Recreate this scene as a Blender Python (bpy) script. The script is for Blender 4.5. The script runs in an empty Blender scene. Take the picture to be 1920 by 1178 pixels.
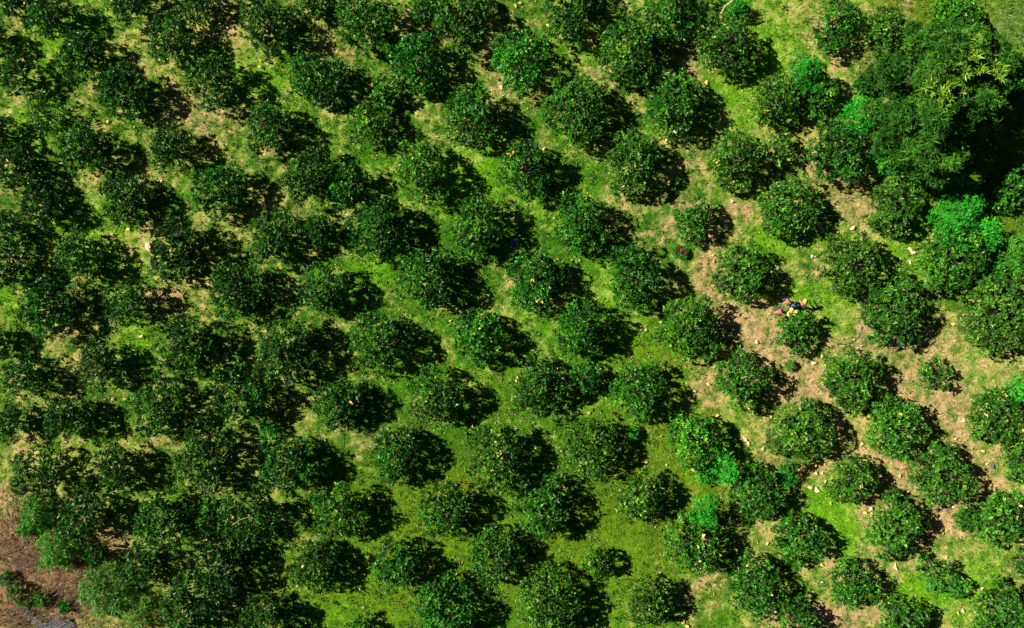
import bpy, math
import numpy as np
from mathutils import Vector

S = bpy.context.scene
COL = S.collection

# ------------------------------------------------------------------ camera, sky, sun, exposure
PX = 0.045                      # metres per photo pixel on the ground (photo is 1920 px wide)
CAM_H = 58.0
def W(px, py, z=0.0):
    """photo pixel on the ground -> world; z lifts a point seen at that pixel"""
    k = (CAM_H - z) / CAM_H
    return ((px - 960) * PX * k, (589 - py) * PX * k)

cam = bpy.data.cameras.new('camera'); camo = bpy.data.objects.new('camera', cam); COL.objects.link(camo)
camo.location = (0, 0, CAM_H); camo.rotation_euler = (0, 0, 0)
cam.sensor_width = 36; cam.lens = 36 * CAM_H / (1920 * PX)
cam.clip_start = 0.5; cam.clip_end = 3000
S.camera = camo

SUN_EL = math.radians(37); SUN_DIR = Vector((-0.965, 0.262, 0)).normalized()
world = bpy.data.worlds.new('World'); S.world = world; world.use_nodes = True
nt = world.node_tree; nt.nodes.clear()
sky = nt.nodes.new('ShaderNodeTexSky'); sky.sky_type = 'NISHITA'; sky.sun_disc = False
sky.sun_elevation = SUN_EL; sky.sun_rotation = math.atan2(SUN_DIR.x, SUN_DIR.y)
sky.air_density = 0.18; sky.dust_density = 0.1; sky.ozone_density = 1.0
bg = nt.nodes.new('ShaderNodeBackground'); bg.inputs['Strength'].default_value = 0.05
out = nt.nodes.new('ShaderNodeOutputWorld')
nt.links.new(sky.outputs[0], bg.inputs[0]); nt.links.new(bg.outputs[0], out.inputs[0])

sun = bpy.data.lights.new('sun', 'SUN'); sun.energy = 5.0; sun.angle = math.radians(0.5); sun.color = (1.0, 0.95, 0.85)
suno = bpy.data.objects.new('sun', sun); COL.objects.link(suno)
tosun = Vector((SUN_DIR.x * math.cos(SUN_EL), SUN_DIR.y * math.cos(SUN_EL), math.sin(SUN_EL)))
suno.rotation_euler = tosun.to_track_quat('Z', 'Y').to_euler(); suno.location = tosun * 100
S.view_settings.view_transform = 'Standard'; S.view_settings.look = 'None'
S.view_settings.gamma = 1; S.view_settings.exposure = 0.92
S.view_settings.use_curve_mapping = False

# ------------------------------------------------------------------ numpy helpers
def norm(v): return v / np.maximum(np.linalg.norm(v, axis=-1, keepdims=True), 1e-9)

def vnoise(x, y, seed):
    """smooth value noise, about -1..1"""
    xi = np.floor(x).astype(np.int64); yi = np.floor(y).astype(np.int64)
    fx = x - xi; fy = y - yi
    fx = fx * fx * (3 - 2 * fx); fy = fy * fy * (3 - 2 * fy)
    def h(a, b):
        n = (a * 374761393 + b * 668265263 + seed * 1442695041) & 0x7fffffff
        n = ((n ^ (n >> 13)) * 1274126177) & 0x7fffffff
        n = (n ^ (n >> 16)) & 0xffff
        return n / 32767.5 - 1
    a = h(xi, yi); b = h(xi + 1, yi); c = h(xi, yi + 1); d = h(xi + 1, yi + 1)
    return (a * (1 - fx) + b * fx) * (1 - fy) + (c * (1 - fx) + d * fx) * fy
def fbm(x, y, seed, o=4):
    r = 0; a = 1; t = 0
    for i in range(o):
        r = r + a * vnoise(x * 2 ** i + 17.3 * i, y * 2 ** i - 9.1 * i, seed + i); t += a; a *= .55
    return r / t
def sm(a, b, x):
    t = np.clip((x - a) / (b - a), 0, 1); return t * t * (3 - 2 * t)

def np_mesh(name, verts, faces, mat, face_attr=None, smooth=False):
    """faces: (n,3) or (n,4) array"""
    me = bpy.data.meshes.new(name)
    n, k = faces.shape
    me.vertices.add(len(verts)); me.vertices.foreach_set('co', np.ascontiguousarray(verts, dtype=np.float32).ravel())
    me.loops.add(n * k); me.loops.foreach_set('vertex_index', faces.astype(np.int32).ravel())
    me.polygons.add(n); me.polygons.foreach_set('loop_start', np.arange(0, n * k, k, dtype=np.int32))
    me.polygons.foreach_set('use_smooth', np.full(n, smooth, dtype=bool))
    me.update(calc_edges=True)
    if face_attr is not None:
        a = me.attributes.new('t', 'FLOAT', 'FACE'); a.data.foreach_set('value', face_attr.astype(np.float32))
    me.materials.append(mat)
    return me
def link(name, me, parent=None, loc=None, label=None, cat=None, group=None, kind=None):
    o = bpy.data.objects.new(name, me); COL.objects.link(o)
    if parent is not None: o.parent = parent
    if loc is not None: o.location = loc
    if label: o['label'] = label
    if cat: o['category'] = cat
    if group: o['group'] = group
    if kind: o['kind'] = kind
    return o

class TB:                       # tube builder: tapered bent tubes in one mesh
    def __init__(s): s.v = []; s.f = []
    def tube(s, pts, rad, n=6):
        pts = [Vector(p) for p in pts]; b = len(s.v)
        for i, p in enumerate(pts):
            d = (pts[min(i + 1, len(pts) - 1)] - pts[max(i - 1, 0)]).normalized()
            u = d.cross(Vector((0.31, 0.87, 0.38))).normalized(); w = d.cross(u)
            for k in range(n):
                a = 2 * math.pi * k / n
                s.v.append(tuple(p + (u * math.cos(a) + w * math.sin(a)) * rad[i]))
        for i in range(len(pts) - 1):
            for k in range(n):
                s.f.append((b + i * n + k, b + i * n + (k + 1) % n, b + (i + 1) * n + (k + 1) % n, b + (i + 1) * n + k))
    def mesh(s, name, mat): return np_mesh(name, np.array(s.v), np.array(s.f), mat, smooth=True)

# ------------------------------------------------------------------ materials
def newmat(name):
    m = bpy.data.materials.new(name); m.use_nodes = True
    t = m.node_tree; t.nodes.clear()
    return m, t, t.nodes, t.links
def leaf_mat(name, stops, rough=0.4, spec=0.35, trans=0.12):
    """leaf colour from the per-leaf value t, tinted per plant by the object colour"""
    m, t, N, L = newmat(name)
    at = N.new('ShaderNodeAttribute'); at.attribute_name = 't'
    cr = N.new('ShaderNodeValToRGB')
    e = cr.color_ramp.elements
    while len(e) < len(stops): e.new(0.5)
    for i, (p, c) in enumerate(stops): e[i].position = p; e[i].color = (*c, 1)
    oi = N.new('ShaderNodeObjectInfo')
    mx = N.new('ShaderNodeMix'); mx.data_type = 'RGBA'; mx.blend_type = 'MULTIPLY'; mx.inputs[0].default_value = 1
    L.new(at.outputs['Fac'], cr.inputs[0]); L.new(cr.outputs[0], mx.inputs[6]); L.new(oi.outputs['Color'], mx.inputs[7])
    p = N.new('ShaderNodeBsdfPrincipled'); p.inputs['Roughness'].default_value = rough
    p.inputs['Specular IOR Level'].default_value = spec
    tr = N.new('ShaderNodeBsdfTranslucent'); ms = N.new('ShaderNodeMixShader'); ms.inputs[0].default_value = trans
    o = N.new('ShaderNodeOutputMaterial')
    L.new(mx.outputs[2], p.inputs['Base Color']); L.new(mx.outputs[2], tr.inputs[0])
    L.new(p.outputs[0], ms.inputs[1]); L.new(tr.outputs[0], ms.inputs[2]); L.new(ms.outputs[0], o.inputs[0])
    return m
def plain(name, c, rough=0.7, c2=None, scale=8.0, bump=0.0):
    m, t, N, L = newmat(name)
    p = N.new('ShaderNodeBsdfPrincipled'); p.inputs['Roughness'].default_value = rough
    o = N.new('ShaderNodeOutputMaterial'); L.new(p.outputs[0], o.inputs[0])
    c2 = c2 or tuple(x * .7 for x in c)
    tc = N.new('ShaderNodeTexCoord'); nz = N.new('ShaderNodeTexNoise'); nz.inputs['Scale'].default_value = scale; nz.inputs['Detail'].default_value = 4
    cr = N.new('ShaderNodeValToRGB'); cr.color_ramp.elements[0].position = .35; cr.color_ramp.elements[1].position = .65
    cr.color_ramp.elements[0].color = (*c2, 1); cr.color_ramp.elements[1].color = (*c, 1)
    L.new(tc.outputs['Object'], nz.inputs['Vector']); L.new(nz.outputs[0], cr.inputs[0]); L.new(cr.outputs[0], p.inputs['Base Color'])
    if bump:
        b = N.new('ShaderNodeBump'); b.inputs['Strength'].default_value = bump; b.inputs['Distance'].default_value = .05
        L.new(nz.outputs[0], b.inputs['Height']); L.new(b.outputs[0], p.inputs['Normal'])
    return m

M_LEAF = leaf_mat('glossy_orchard_leaf', spec=.26, stops= [(0, (.007, .034, .004)), (.45, (.020, .108, .007)), (.8, (.050, .215, .013)), (1, (.15, .36, .04))])
M_FEATHER = leaf_mat('feathery_leaf', [(0, (.012, .070, .006)), (.5, (.038, .165, .010)), (.85, (.085, .25, .014)), (1, (.14, .33, .03))], rough=.6, spec=.15)
M_TEAL = leaf_mat('bright_teal_leaf', [(0, (.012, .10, .007)), (.5, (.022, .23, .016)), (1, (.06, .42, .04))], rough=.6, spec=.2)
M_BRIGHT = leaf_mat('bright_bush_leaf', [(0, (.035, .12, .012)), (.5, (.07, .22, .018)), (1, (.14, .34, .04))], rough=.55)
M_YEL = leaf_mat('yellow_leaf', [(0, (.55, .27, .04)), (.5, (.75, .45, .09)), (1, (.85, .65, .28))], rough=.6, trans=.15)
M_LIME = leaf_mat('lime_young_leaf', [(0, (.08, .22, .01)), (.6, (.17, .33, .012)), (1, (.32, .44, .02))], rough=.5)
M_RED = leaf_mat('red_leaf', [(0, (.12, .02, .015)), (1, (.28, .07, .045))], rough=.5)
M_BARK = plain('bark', (.17, .12, .065), .85, (.07, .05, .035), 6, .4)
M_PALE = plain('pale_dead_wood', (.48, .34, .20), .8, (.30, .20, .12), 6, .3)
M_TWIG = plain('dead_twig', (.24, .14, .075), .85, (.07, .04, .025), 2)

# ------------------------------------------------------------------ ground colour (real soil and grass patches)
# (x, y, rx, ry, weight) in photo pixels: bare earth / dry straw
DRY = [(400,225,70,45,.9),(310,205,45,28,.5),(560,100,70,26,.8),(665,100,22,14,.9),(520,240,26,18,.6),(508,283,22,13,1.0),(420,60,40,30,.7),(870,60,45,18,.9),(800,62,25,14,.6),
(950,165,28,32,1.0),(915,120,28,30,.5),(1130,145,34,22,1.1),(1295,125,30,45,1.2),(1330,60,22,20,.5),(1290,320,45,60,.9),(1170,385,60,40,1.0),(1225,430,60,45,.9),(1330,500,36,36,.9),
(1330,545,30,34,.8),(1395,600,30,60,1.25),(1370,580,25,25,.8),(1330,730,25,34,1.0),(1360,390,80,25,.8),(1380,430,35,30,1.0),(1520,65,26,48,1.2),(1610,120,50,24,1.5),(1700,30,18,45,1.1),
(1630,170,20,18,.7),(1600,360,50,30,.9),(1530,325,30,20,.8),(1620,395,30,28,1.1),(1705,470,22,22,1.2),(1735,440,16,26,.9),(1610,350,28,22,.9),(1620,610,18,40,1.2),(1530,510,40,18,.6),
(1500,560,90,16,.5),(1560,600,60,25,.5),(1700,670,80,45,.9),(1650,640,60,20,.7),(1790,630,40,60,.7),(1895,680,24,36,1.2),(1830,690,60,50,.5),(1720,745,60,30,.8),(1520,695,20,45,1.1),
(1500,730,50,40,.8),(1450,650,60,50,.6),(1620,650,90,20,.5),(1540,640,60,25,.5),(1830,730,60,50,.7),(1780,790,45,60,1.0),(1590,800,30,40,.9),(1610,860,50,30,.8),(1690,880,30,35,1.1),(1540,880,34,40,.9),(1430,860,50,40,.6),
(1860,880,50,70,1.1),(1800,930,70,30,.7),(1640,930,40,25,1.0),(1620,985,22,50,1.2),(1650,1020,40,22,.9),(1760,980,50,50,.9),(1440,960,40,50,.8),(1405,920,25,30,.6),(1545,1060,45,45,1.0),(1630,1150,50,50,1.1),(1570,1170,40,30,.9),
(1680,1060,45,30,.8),(1780,1030,60,30,.6),(1900,1070,25,50,1.2),(1820,1130,28,30,1.1),(1310,1085,40,35,1.0),(1355,1095,16,30,1.0),(1300,1150,40,40,.7),(1430,1130,30,30,.5),(1350,925,26,18,1.0),(1480,1160,60,20,.7),
(800,580,40,10,.9),(830,650,18,50,.6),(930,545,22,50,.7),(1145,535,34,26,.8),(1210,605,34,14,1.0),(1025,510,40,20,.4),(700,850,14,45,.9),(690,820,40,20,.6),(640,800,30,60,.45),(780,990,30,40,.3),(820,1090,50,50,.3),
(600,405,70,14,1.0),(640,490,18,24,.9),(560,540,26,34,.9),(490,470,20,20,.5),(345,565,34,50,.8),(300,545,30,20,.6),(450,640,20,34,.7),(460,400,30,20,.6),(310,420,50,22,.7),(260,470,36,32,.6),(245,620,24,20,.8),
(170,340,45,20,.5),(45,480,16,20,.9),(160,520,28,16,.8),(50,190,55,25,.9),(20,20,30,30,.9),(245,130,24,24,.4),(35,390,40,16,.7),(100,440,50,12,.6),(120,635,40,18,.9),(20,740,40,16,.7),(165,745,30,18,.6),(300,825,34,22,1.0),(150,845,34,30,.5),(15,830,50,24,.8),
(100,940,40,16,.6),(20,960,40,60,.8),(330,925,30,16,.4),(210,1020,45,18,.7),(70,1060,70,60,.9),(110,1110,40,50,.9),(230,1160,60,30,.6),(330,1120,30,15,.5),(590,1010,40,12,.6),(560,1090,20,20,.3),(225,205,20,30,.4),(1100,300,30,40,.2),(790,240,30,22,.6),(650,210,40,20,.4),(730,235,20,14,.8),(560,170,24,18,.6),(860,280,34,14,.7),(850,400,20,20,.4),(1070,470,26,14,.6),(690,475,30,12,.7)]
# lush bright grass / olive grass / dark brown litter / silvery grass
LUSH = [(490,150,70,50,.8),(880,340,60,50,1.1),(700,500,90,35,1.0),(1080,350,90,60,.6),(560,560,40,60,.3),(1120,480,60,60,.6),(1150,600,50,60,.6),(1300,500,60,70,.5),(1450,450,60,24,1.5),(1550,540,90,14,1.1),(1470,90,80,90,.9),(1380,200,60,90,.6),
(250,640,30,34,1.5),(200,480,60,30,.9),(130,420,60,24,.8),(15,570,20,30,1.4),(75,590,30,60,.4),(60,250,50,60,1.2),(110,90,70,60,.9),(1600,1010,80,26,1.2),(1560,1000,50,90,.9),(1740,1110,110,40,1.5),(1520,600,50,30,.8),(1560,720,18,90,.4),(1550,930,60,30,.8),
(1690,450,30,60,1.0),(1720,500,50,30,.9),(1650,360,40,30,.6),(640,1110,90,60,.4),(1330,910,60,60,.8),(1790,650,80,40,.4),(1830,1080,60,60,.6),(1420,380,60,30,.5),(1350,350,60,30,.5),(1580,170,30,60,.8),(590,300,60,50,.3),(840,600,70,30,.5),(440,130,40,30,.6),(260,250,50,50,.6),(1370,1130,50,60,.7),(1840,700,60,40,.6)]
OLIVE = [(800,900,120,60,1.0),(1180,1010,160,90,1.2),(700,1090,140,90,1.0),(1230,860,90,120,.9),(1200,670,60,50,.9),(1240,740,60,60,.7),(1000,1060,80,80,.8),(930,740,30,60,.7),(620,880,40,60,.3),(800,1000,60,60,.7),(1730,60,80,90,1.1),(1850,40,120,120,.9),(1880,440,90,90,1.2),(1900,250,60,80,1.0),(460,1020,60,60,.3),(1170,430,60,30,.3)]
BROWN = [(60,1065,100,45,1.1),(30,990,70,50,.9),(110,1130,60,60,1.0),(20,1160,70,60,1.2),(240,1170,60,20,.6)]
SILVER = [(1890,75,45,70,.4)]

def blobs(lst, px, py, ex=1.6):
    r = np.zeros_like(px)
    for x, y, rx, ry, w in lst:
        d = ((px - x) / rx) ** 2 + ((py - y) / ry) ** 2
        m = d < 9
        r[m] = r[m] + w * np.exp(-d[m] / ex * .9)
    return r
def ground_col(X, Y):
    px = X / PX + 960; py = 589 - Y / PX
    wx = fbm(X / 3.1, Y / 3.1, 5) * 26; wy = fbm(X / 3.1, Y / 3.1, 15) * 26
    qx = px + wx; qy = py + wy
    dry = blobs([(a, b, c, d, e * (.72 if a > 1500 and b > 500 else 1)) for a, b, c, d, e in DRY], qx, qy); lush = blobs(LUSH, qx, qy); ol = blobs(OLIVE, qx, qy); br = blobs(BROWN, qx, qy); si = blobs(SILVER, qx, qy)
    n1 = fbm(X / 1.3, Y / 1.3, 31, 5); n2 = fbm((X * .8 + Y * .55) / 5.0, (Y * .8 - X * .55) / 1.7, 47, 4); n3 = fbm(X / .45, Y / .45, 77, 3); n4 = fbm(X / 6, Y / 6, 99, 2)
    right = sm(1250, 1500, px + .25 * py)
    tan = .13 + .25 * right - .14 * sm(560, 720, px) * (1 - sm(1150, 1350, px)) * sm(200, 500, py) + .10 * (1 - sm(300, 800, px)) - .28 * sm(800, 1000, py) * (1 - sm(1150, 1350, px)) * sm(500, 700, px) - .35 * sm(1680, 1740, px) * (1 - sm(480, 560, py))
    n5 = fbm(X / .22, Y / .22, 177, 2)
    d = tan + .35 * np.minimum(dry, 1.0) - .36 * lush - .5 * np.clip(ol, 0, 1) + .55 * n1 + .32 * n2 + .62 * n3 + .45 * n5
    d = sm(-.12, 1.10, d)
    g = sm(-.7, .9, n4 * .7 + n1 * .5 + n3 * .4 + .9 * lush - .3)
    grass = np.array([.042, .155, .004])[None] * (1 - g[:, None]) + np.array([.115, .30, .004])[None] * g[:, None]
    yel = np.array([.125, .195, .006])[None]
    oo = np.clip(ol * .75 + .3 * n2 * np.clip(ol, 0, 1), 0, .9)[:, None]
    red = sm(.1, .9, n2 + n1 * .5)[:, None] * oo * .5
    grass = grass * (1 - oo * .7) + yel * oo * .7
    grass = grass * (1 - red) + np.array([.17, .12, .01])[None] * red
    straw = np.array([.38, .33, .09])[None]; soil = np.array([.42, .285, .13])[None]
    s = sm(.35, 1.3, dry + .7 * n1 + .4 * n3)[:, None]
    c = grass * (1 - d[:, None]) + (straw * (1 - s) + soil * s) * d[:, None]
    b = np.clip(br * .62 + (.8 * n2 + .6 * n1) * (br > .1), 0, .95)[:, None]
    c = c * (1 - b) + (np.array([.27, .15, .075])[None] * (1 - .5 * n1[:, None])) * b
    si_ = np.clip(si, 0, .8)[:, None] * sm(-.5, .6, n3 + n2)[:, None]
    c = c * (1 - si_) + np.array([.24, .30, .13])[None] * si_
    c = c * (1 + .26 * n3[:, None] + .22 * n5[:, None] + .12 * n1[:, None])
    return np.clip(c, .005, .8), d

STEP = .16
xs = np.concatenate([[-900, -300, -120, -70], np.arange(-47, 47.01, STEP), [70, 120, 300, 900]])
ys = np.concatenate([[-900, -300, -120, -60], np.arange(-30, 30.01, STEP), [60, 120, 300, 900]])
GX, GY = np.meshgrid(xs, ys); gx = GX.ravel(); gy = GY.ravel()
def gz(x, y): return .10 * vnoise(x / 3.5, y / 3.5, 3) + .035 * vnoise(x / .5, y / .5, 8)
gcol, gdry = ground_col(gx, gy)
gzv = gz(gx, gy)
wpit = sm(2.3, .6, np.hypot((gx - W(85, 1168)[0]) / 1.6, gy - W(85, 1168)[1]))
gzv = gzv - .35 * wpit
nx, ny = len(xs), len(ys)
idx = np.arange(nx * ny).reshape(ny, nx)
gf = np.stack([idx[:-1, :-1], idx[:-1, 1:], idx[1:, 1:], idx[1:, :-1]], -1).reshape(-1, 4)
m, t, N, L = newmat('orchard_floor')
at = N.new('ShaderNodeAttribute'); at.attribute_name = 'soilcol'
tc = N.new('ShaderNodeTexCoord')
nz = N.new('ShaderNodeTexNoise'); nz.inputs['Scale'].default_value = 5.0; nz.inputs['Detail'].default_value = 8; nz.inputs['Roughness'].default_value = .75
L.new(tc.outputs['Object'], nz.inputs['Vector'])
mr = N.new('ShaderNodeMapRange'); mr.inputs[1].default_value = .3; mr.inputs[2].default_value = .7; mr.inputs[3].default_value = .35; mr.inputs[4].default_value = 1.6
L.new(nz.outputs[0], mr.inputs[0])
mx = N.new('ShaderNodeMix'); mx.data_type = 'RGBA'; mx.blend_type = 'MULTIPLY'; mx.inputs[0].default_value = 1
L.new(at.outputs['Color'], mx.inputs[6]); L.new(mr.outputs[0], mx.inputs[7])
bp = N.new('ShaderNodeBump'); bp.inputs['Strength'].default_value = .9; bp.inputs['Distance'].default_value = .12; L.new(nz.outputs[0], bp.inputs['Height'])
p = N.new('ShaderNodeBsdfPrincipled'); p.inputs['Roughness'].default_value = .95; p.inputs['Specular IOR Level'].default_value = .1
o = N.new('ShaderNodeOutputMaterial'); L.new(mx.outputs[2], p.inputs['Base Color']); L.new(bp.outputs[0], p.inputs['Normal']); L.new(p.outputs[0], o.inputs[0])
gme = np_mesh('ground', np.stack([gx, gy, gzv], -1), gf, m, smooth=True)
ca = gme.color_attributes.new('soilcol', 'FLOAT_COLOR', 'POINT')
ca.data.foreach_set('color', np.concatenate([gcol, np.ones((len(gcol), 1))], 1).astype(np.float32).ravel())
link('ground', gme, kind='structure', label='patchy green grass and dry tan soil of the orchard floor')

# grass blades over the floor: nobody could count them
rg = np.random.default_rng(11)
NT = 85000
tx = rg.uniform(-45, 45, NT); ty = rg.uniform(-28, 28, NT)
tcol, td = ground_col(tx, ty)
keep = rg.random(NT) > td * .8
tx, ty, tcol, td = tx[keep], ty[keep], tcol[keep], td[keep]
NB = 4
bx = np.repeat(tx, NB) + rg.normal(0, .05, len(tx) * NB); by = np.repeat(ty, NB) + rg.normal(0, .05, len(tx) * NB)
n = len(bx); tall = .10 + .10 * rg.random(n) * (1 + 1.2 * (vnoise(bx / 2.5, by / 2.5, 55) > .2))
ang = rg.uniform(0, 2 * np.pi, n); lean = rg.uniform(.4, 1.3, n)
bz = gz(bx, by) - .02
base = np.stack([bx, by, bz], -1); dr = np.stack([np.cos(ang), np.sin(ang), 0 * ang], -1); sd = np.stack([-np.sin(ang), np.cos(ang), 0 * ang], -1)
wid = rg.uniform(.016, .034, n)[:, None]
v = np.stack([base - sd * wid, base + sd * wid, base + dr * (tall * lean)[:, None] + np.array([0, 0, 1.]) * tall[:, None]], 1).reshape(-1, 3)
m, t, N, L = newmat('grass_blade')
at = N.new('ShaderNodeAttribute'); at.attribute_name = 'soilcol'
p = N.new('ShaderNodeBsdfPrincipled'); p.inputs['Roughness'].default_value = .6; p.inputs['Specular IOR Level'].default_value = .25
o = N.new('ShaderNodeOutputMaterial'); L.new(at.outputs['Color'], p.inputs['Base Color']); L.new(p.outputs[0], o.inputs[0])
grm = np_mesh('grass', v, np.arange(n * 3).reshape(-1, 3), m)
cc = np.repeat(tcol, NB, 0) * (.75 + .8 * rg.random((n, 1))) * np.array([[1, 1.06, 1]])
ca = grm.color_attributes.new('soilcol', 'FLOAT_COLOR', 'POINT')
ca.data.foreach_set('color', np.repeat(np.concatenate([cc, np.ones((n, 1))], 1), 3, 0).astype(np.float32).ravel())
link('grass', grm, kind='stuff', label='short green and straw coloured grass growing between the orchard trees', cat='grass')

# ------------------------------------------------------------------ foliage
def leaves(rng, cen, nrm, per, L0, wr, spread, droop=0.0, szv=.35):
    """leaf quads radiating from clump centres cen (n,3) with outward normals nrm"""
    n = len(cen) * per
    c = np.repeat(cen, per, 0); nn = np.repeat(nrm, per, 0)
    rnd = norm(rng.normal(size=(n, 3)))
    tan = norm(rnd - nn * (rnd * nn).sum(-1, keepdims=True))
    el = rng.uniform(.05, 1.0, (n, 1))
    d = norm(tan * spread + nn * el + np.array([[0, 0, .25 - droop]]))
    s = norm(np.cross(d, nn + rng.normal(0, .35, (n, 3))))
    up = norm(np.cross(s, d)); up = up * np.sign((up * nn).sum(-1, keepdims=True) + 1e-6)
    Ln = L0 * (1 + szv * rng.normal(size=(n, 1))).clip(.5, 1.7); w = Ln * wr * .5
    b = c + d * Ln * .25 * rng.random((n, 1))
    m_ = b + d * Ln * .5 + up * w * .35
    v = np.stack([b, m_ - s * w, b + d * Ln - up * Ln * .12, m_ + s * w], 1).reshape(-1, 3)
    return v, np.arange(n * 4).reshape(-1, 4)

def lobes_for(rng, R, H, nl=9, ratio=.36, sy=1.0, sparse=0):
    """lobe centres (x,y,z,r) that make an uneven dome of radius R and height H"""
    zc = H * .55
    L_ = [(rng.normal(0, .06) * R, rng.normal(0, .06) * R, zc * 1.12, R * (.52 - .1 * sparse))]
    a0 = rng.uniform(0, 6.28)
    for i in range(nl):
        a = a0 + 6.283 * i / nl + rng.normal(0, .16)
        r = R * ratio * rng.uniform(.62, 1.15)
        q = (R - r) * rng.uniform(.78, 1.2)
        L_.append((q * math.cos(a), q * math.sin(a) * sy, zc * rng.uniform(.55, 1.12), r))
    ex = rng.uniform(.84, .97); th = rng.uniform(-.6, .6)             # uneven, elongated outline
    for i in range(7):                                                   # stray shoots beyond the outline
        a = rng.uniform(0, 6.28); q = R * rng.uniform(.86, 1.06)
        L_.append((q * math.cos(a), q * math.sin(a), zc * rng.uniform(.6, 1.15), R * rng.uniform(.10, .20)))
    for i in range(nl // 2):
        a = rng.uniform(0, 6.28); q = R * rng.uniform(.3, .5); r = R * rng.uniform(.24, .34)
        L_.append((q * math.cos(a), q * math.sin(a) * sy, zc * rng.uniform(1.1, 1.35), r))
    A = np.array(L_); cs, sn = math.cos(th), math.sin(th)
    u = (A[:, 0] * cs + A[:, 1] * sn) * ex; w = (-A[:, 0] * sn + A[:, 1] * cs) * (2 - ex) * .99
    A[:, 0] = u * cs - w * sn; A[:, 1] = u * sn + w * cs
    return A
def clumps(rng, lob, spacing, dens=1.0, zmin=.3, squash=.85):
    cs, ns = [], []
    for i, (x, y, z, r) in enumerate(lob):
        cnt = max(6, int(4 * math.pi * r * r / spacing ** 2 * dens))
        u = norm(rng.normal(size=(cnt, 3)))
        rr = r * (1 + rng.normal(0, .13, (cnt, 1))) * np.where(rng.random((cnt, 1)) < .14, .6, 1)
        p = np.array([x, y, z]) + u * rr * np.array([1, 1, squash])
        ok = p[:, 2] > zmin
        for j, (a, b, c, q) in enumerate(lob):
            if j != i:
                ok &= np.linalg.norm((p - np.array([a, b, c])) / np.array([1, 1, squash]), axis=1) > q * .82
        ok &= ~((u[:, 2] < -.45) & (rng.random(cnt) < .6))
        cs.append(p[ok]); ns.append(norm(u[ok] + np.array([0, 0, .35])))
    return np.concatenate(cs), np.concatenate(ns)

def trunk_mesh(rng, lob, H, thick, mat=M_BARK, n=6):
    tb = TB(); th = H * .24
    top = (rng.normal(0, .05), rng.normal(0, .05), th)
    tb.tube([(0, 0, -.15), (0, 0, th * .5), top], [thick * 1.25, thick, thick * .85])
    for x, y, z, r in lob[:n + 3]:
        mid = (x * .45 + rng.normal(0, .1), y * .45 + rng.normal(0, .1), th + (z - th) * .45)
        end = (x, y, z + r * .35)
        tb.tube([top, mid, end], [thick * .6, thick * .42, thick * .15], 5)
        for k in range(2):
            a = rng.uniform(0, 6.28)
            e2 = (x + math.cos(a) * r * .8, y + math.sin(a) * r * .8, z + r * .3)
            tb.tube([mid, ((mid[0] + e2[0]) / 2, (mid[1] + e2[1]) / 2, mid[2] + .55 * (e2[2] - mid[2])), e2], [thick * .3, thick * .2, thick * .07], 4)
    return tb.mesh('trunk', mat)

def gz1(x, y): return float(gz(np.array([x]), np.array([y]))[0])
seed_n = [100]
def plant(name, px, py, rpx, label, cat, group, mat=M_LEAF, H=None, dens=1.0, per=13, leaf=.20, wr=.46, spacing=.35,
          nl=9, ratio=.36, sy=1.0, tint=(1, 1, 1), yellow=0, sparse=0, droop=0, spread=1.0, squash=.85, thick=None, tb=.5, ang=None):
    seed_n[0] += 1; rng = np.random.default_rng(seed_n[0])
    R = rpx * PX * ((.82 if (px < 660 and px > 270 and py > 560) else .76 if px < 560 else .81 if px < 660 else .85) if name == 'orchard_tree' else 1)
    if H is None: H = min(4.2, 1.1 + R * 1.05) * (.86 if px > 1400 else 1)
    x, y = W(px, py, H * .5)
    root = link(name, None, loc=(x, y, gz1(x, y)), label=label, cat=cat, group=group)
    lob = lobes_for(rng, R, H, nl, ratio, sy, sparse)
    if sparse:
        keep = rng.random(len(lob)) > .22 * sparse; keep[:2] = True; lob = lob[keep]
    c, nn = clumps(rng, lob, spacing, dens * (1 - .42 * sparse), zmin=min(.35, H * .12), squash=squash)
    v, f = leaves(rng, c, nn, per, leaf, wr, spread, droop)
    # leaf tone: random per leaf and per clump (young tips lighter)
    tone = np.clip(rng.beta(2, 2.6, len(f)) + np.repeat(rng.normal(0, .13, len(c)), per), 0, 1)
    tone = np.clip(tone + .22 * np.repeat(vnoise(c[:, 0] / .9 + seed_n[0], c[:, 1] / .9, 12), per), 0, 1)
    me = np_mesh('crown', v, f, mat, tone)
    co = link('crown', me, root); tv = rng.normal(1.12, .12); hv = rng.normal(1.0, .15)
    co.color = (tint[0] * tv * hv, tint[1] * tv, tint[2] * tv, 1)
    link('trunk', trunk_mesh(rng, lob, H, thick or (.07 + R * .03)), root)
    if yellow:
        k = rng.choice(len(c), min(yellow, len(c)), replace=False)
        # a few withered leaves, clustered
        cy = c[k] + nn[k] * .12
        cy = np.concatenate([cy, cy[: len(cy) // 2] + rng.normal(0, .14, (len(cy) // 2, 3))]); ny_ = np.concatenate([nn[k], nn[k][: len(k) // 2]])
        v, f = leaves(rng, cy, ny_, 2, .24, .62, 1.0)
        link('withered_leaves', np_mesh('withered_leaves', v, f, M_YEL, rng.random(len(f))), root, label='withered orange yellow leaves scattered through the crown')
    return root, c, nn, rng

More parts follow.
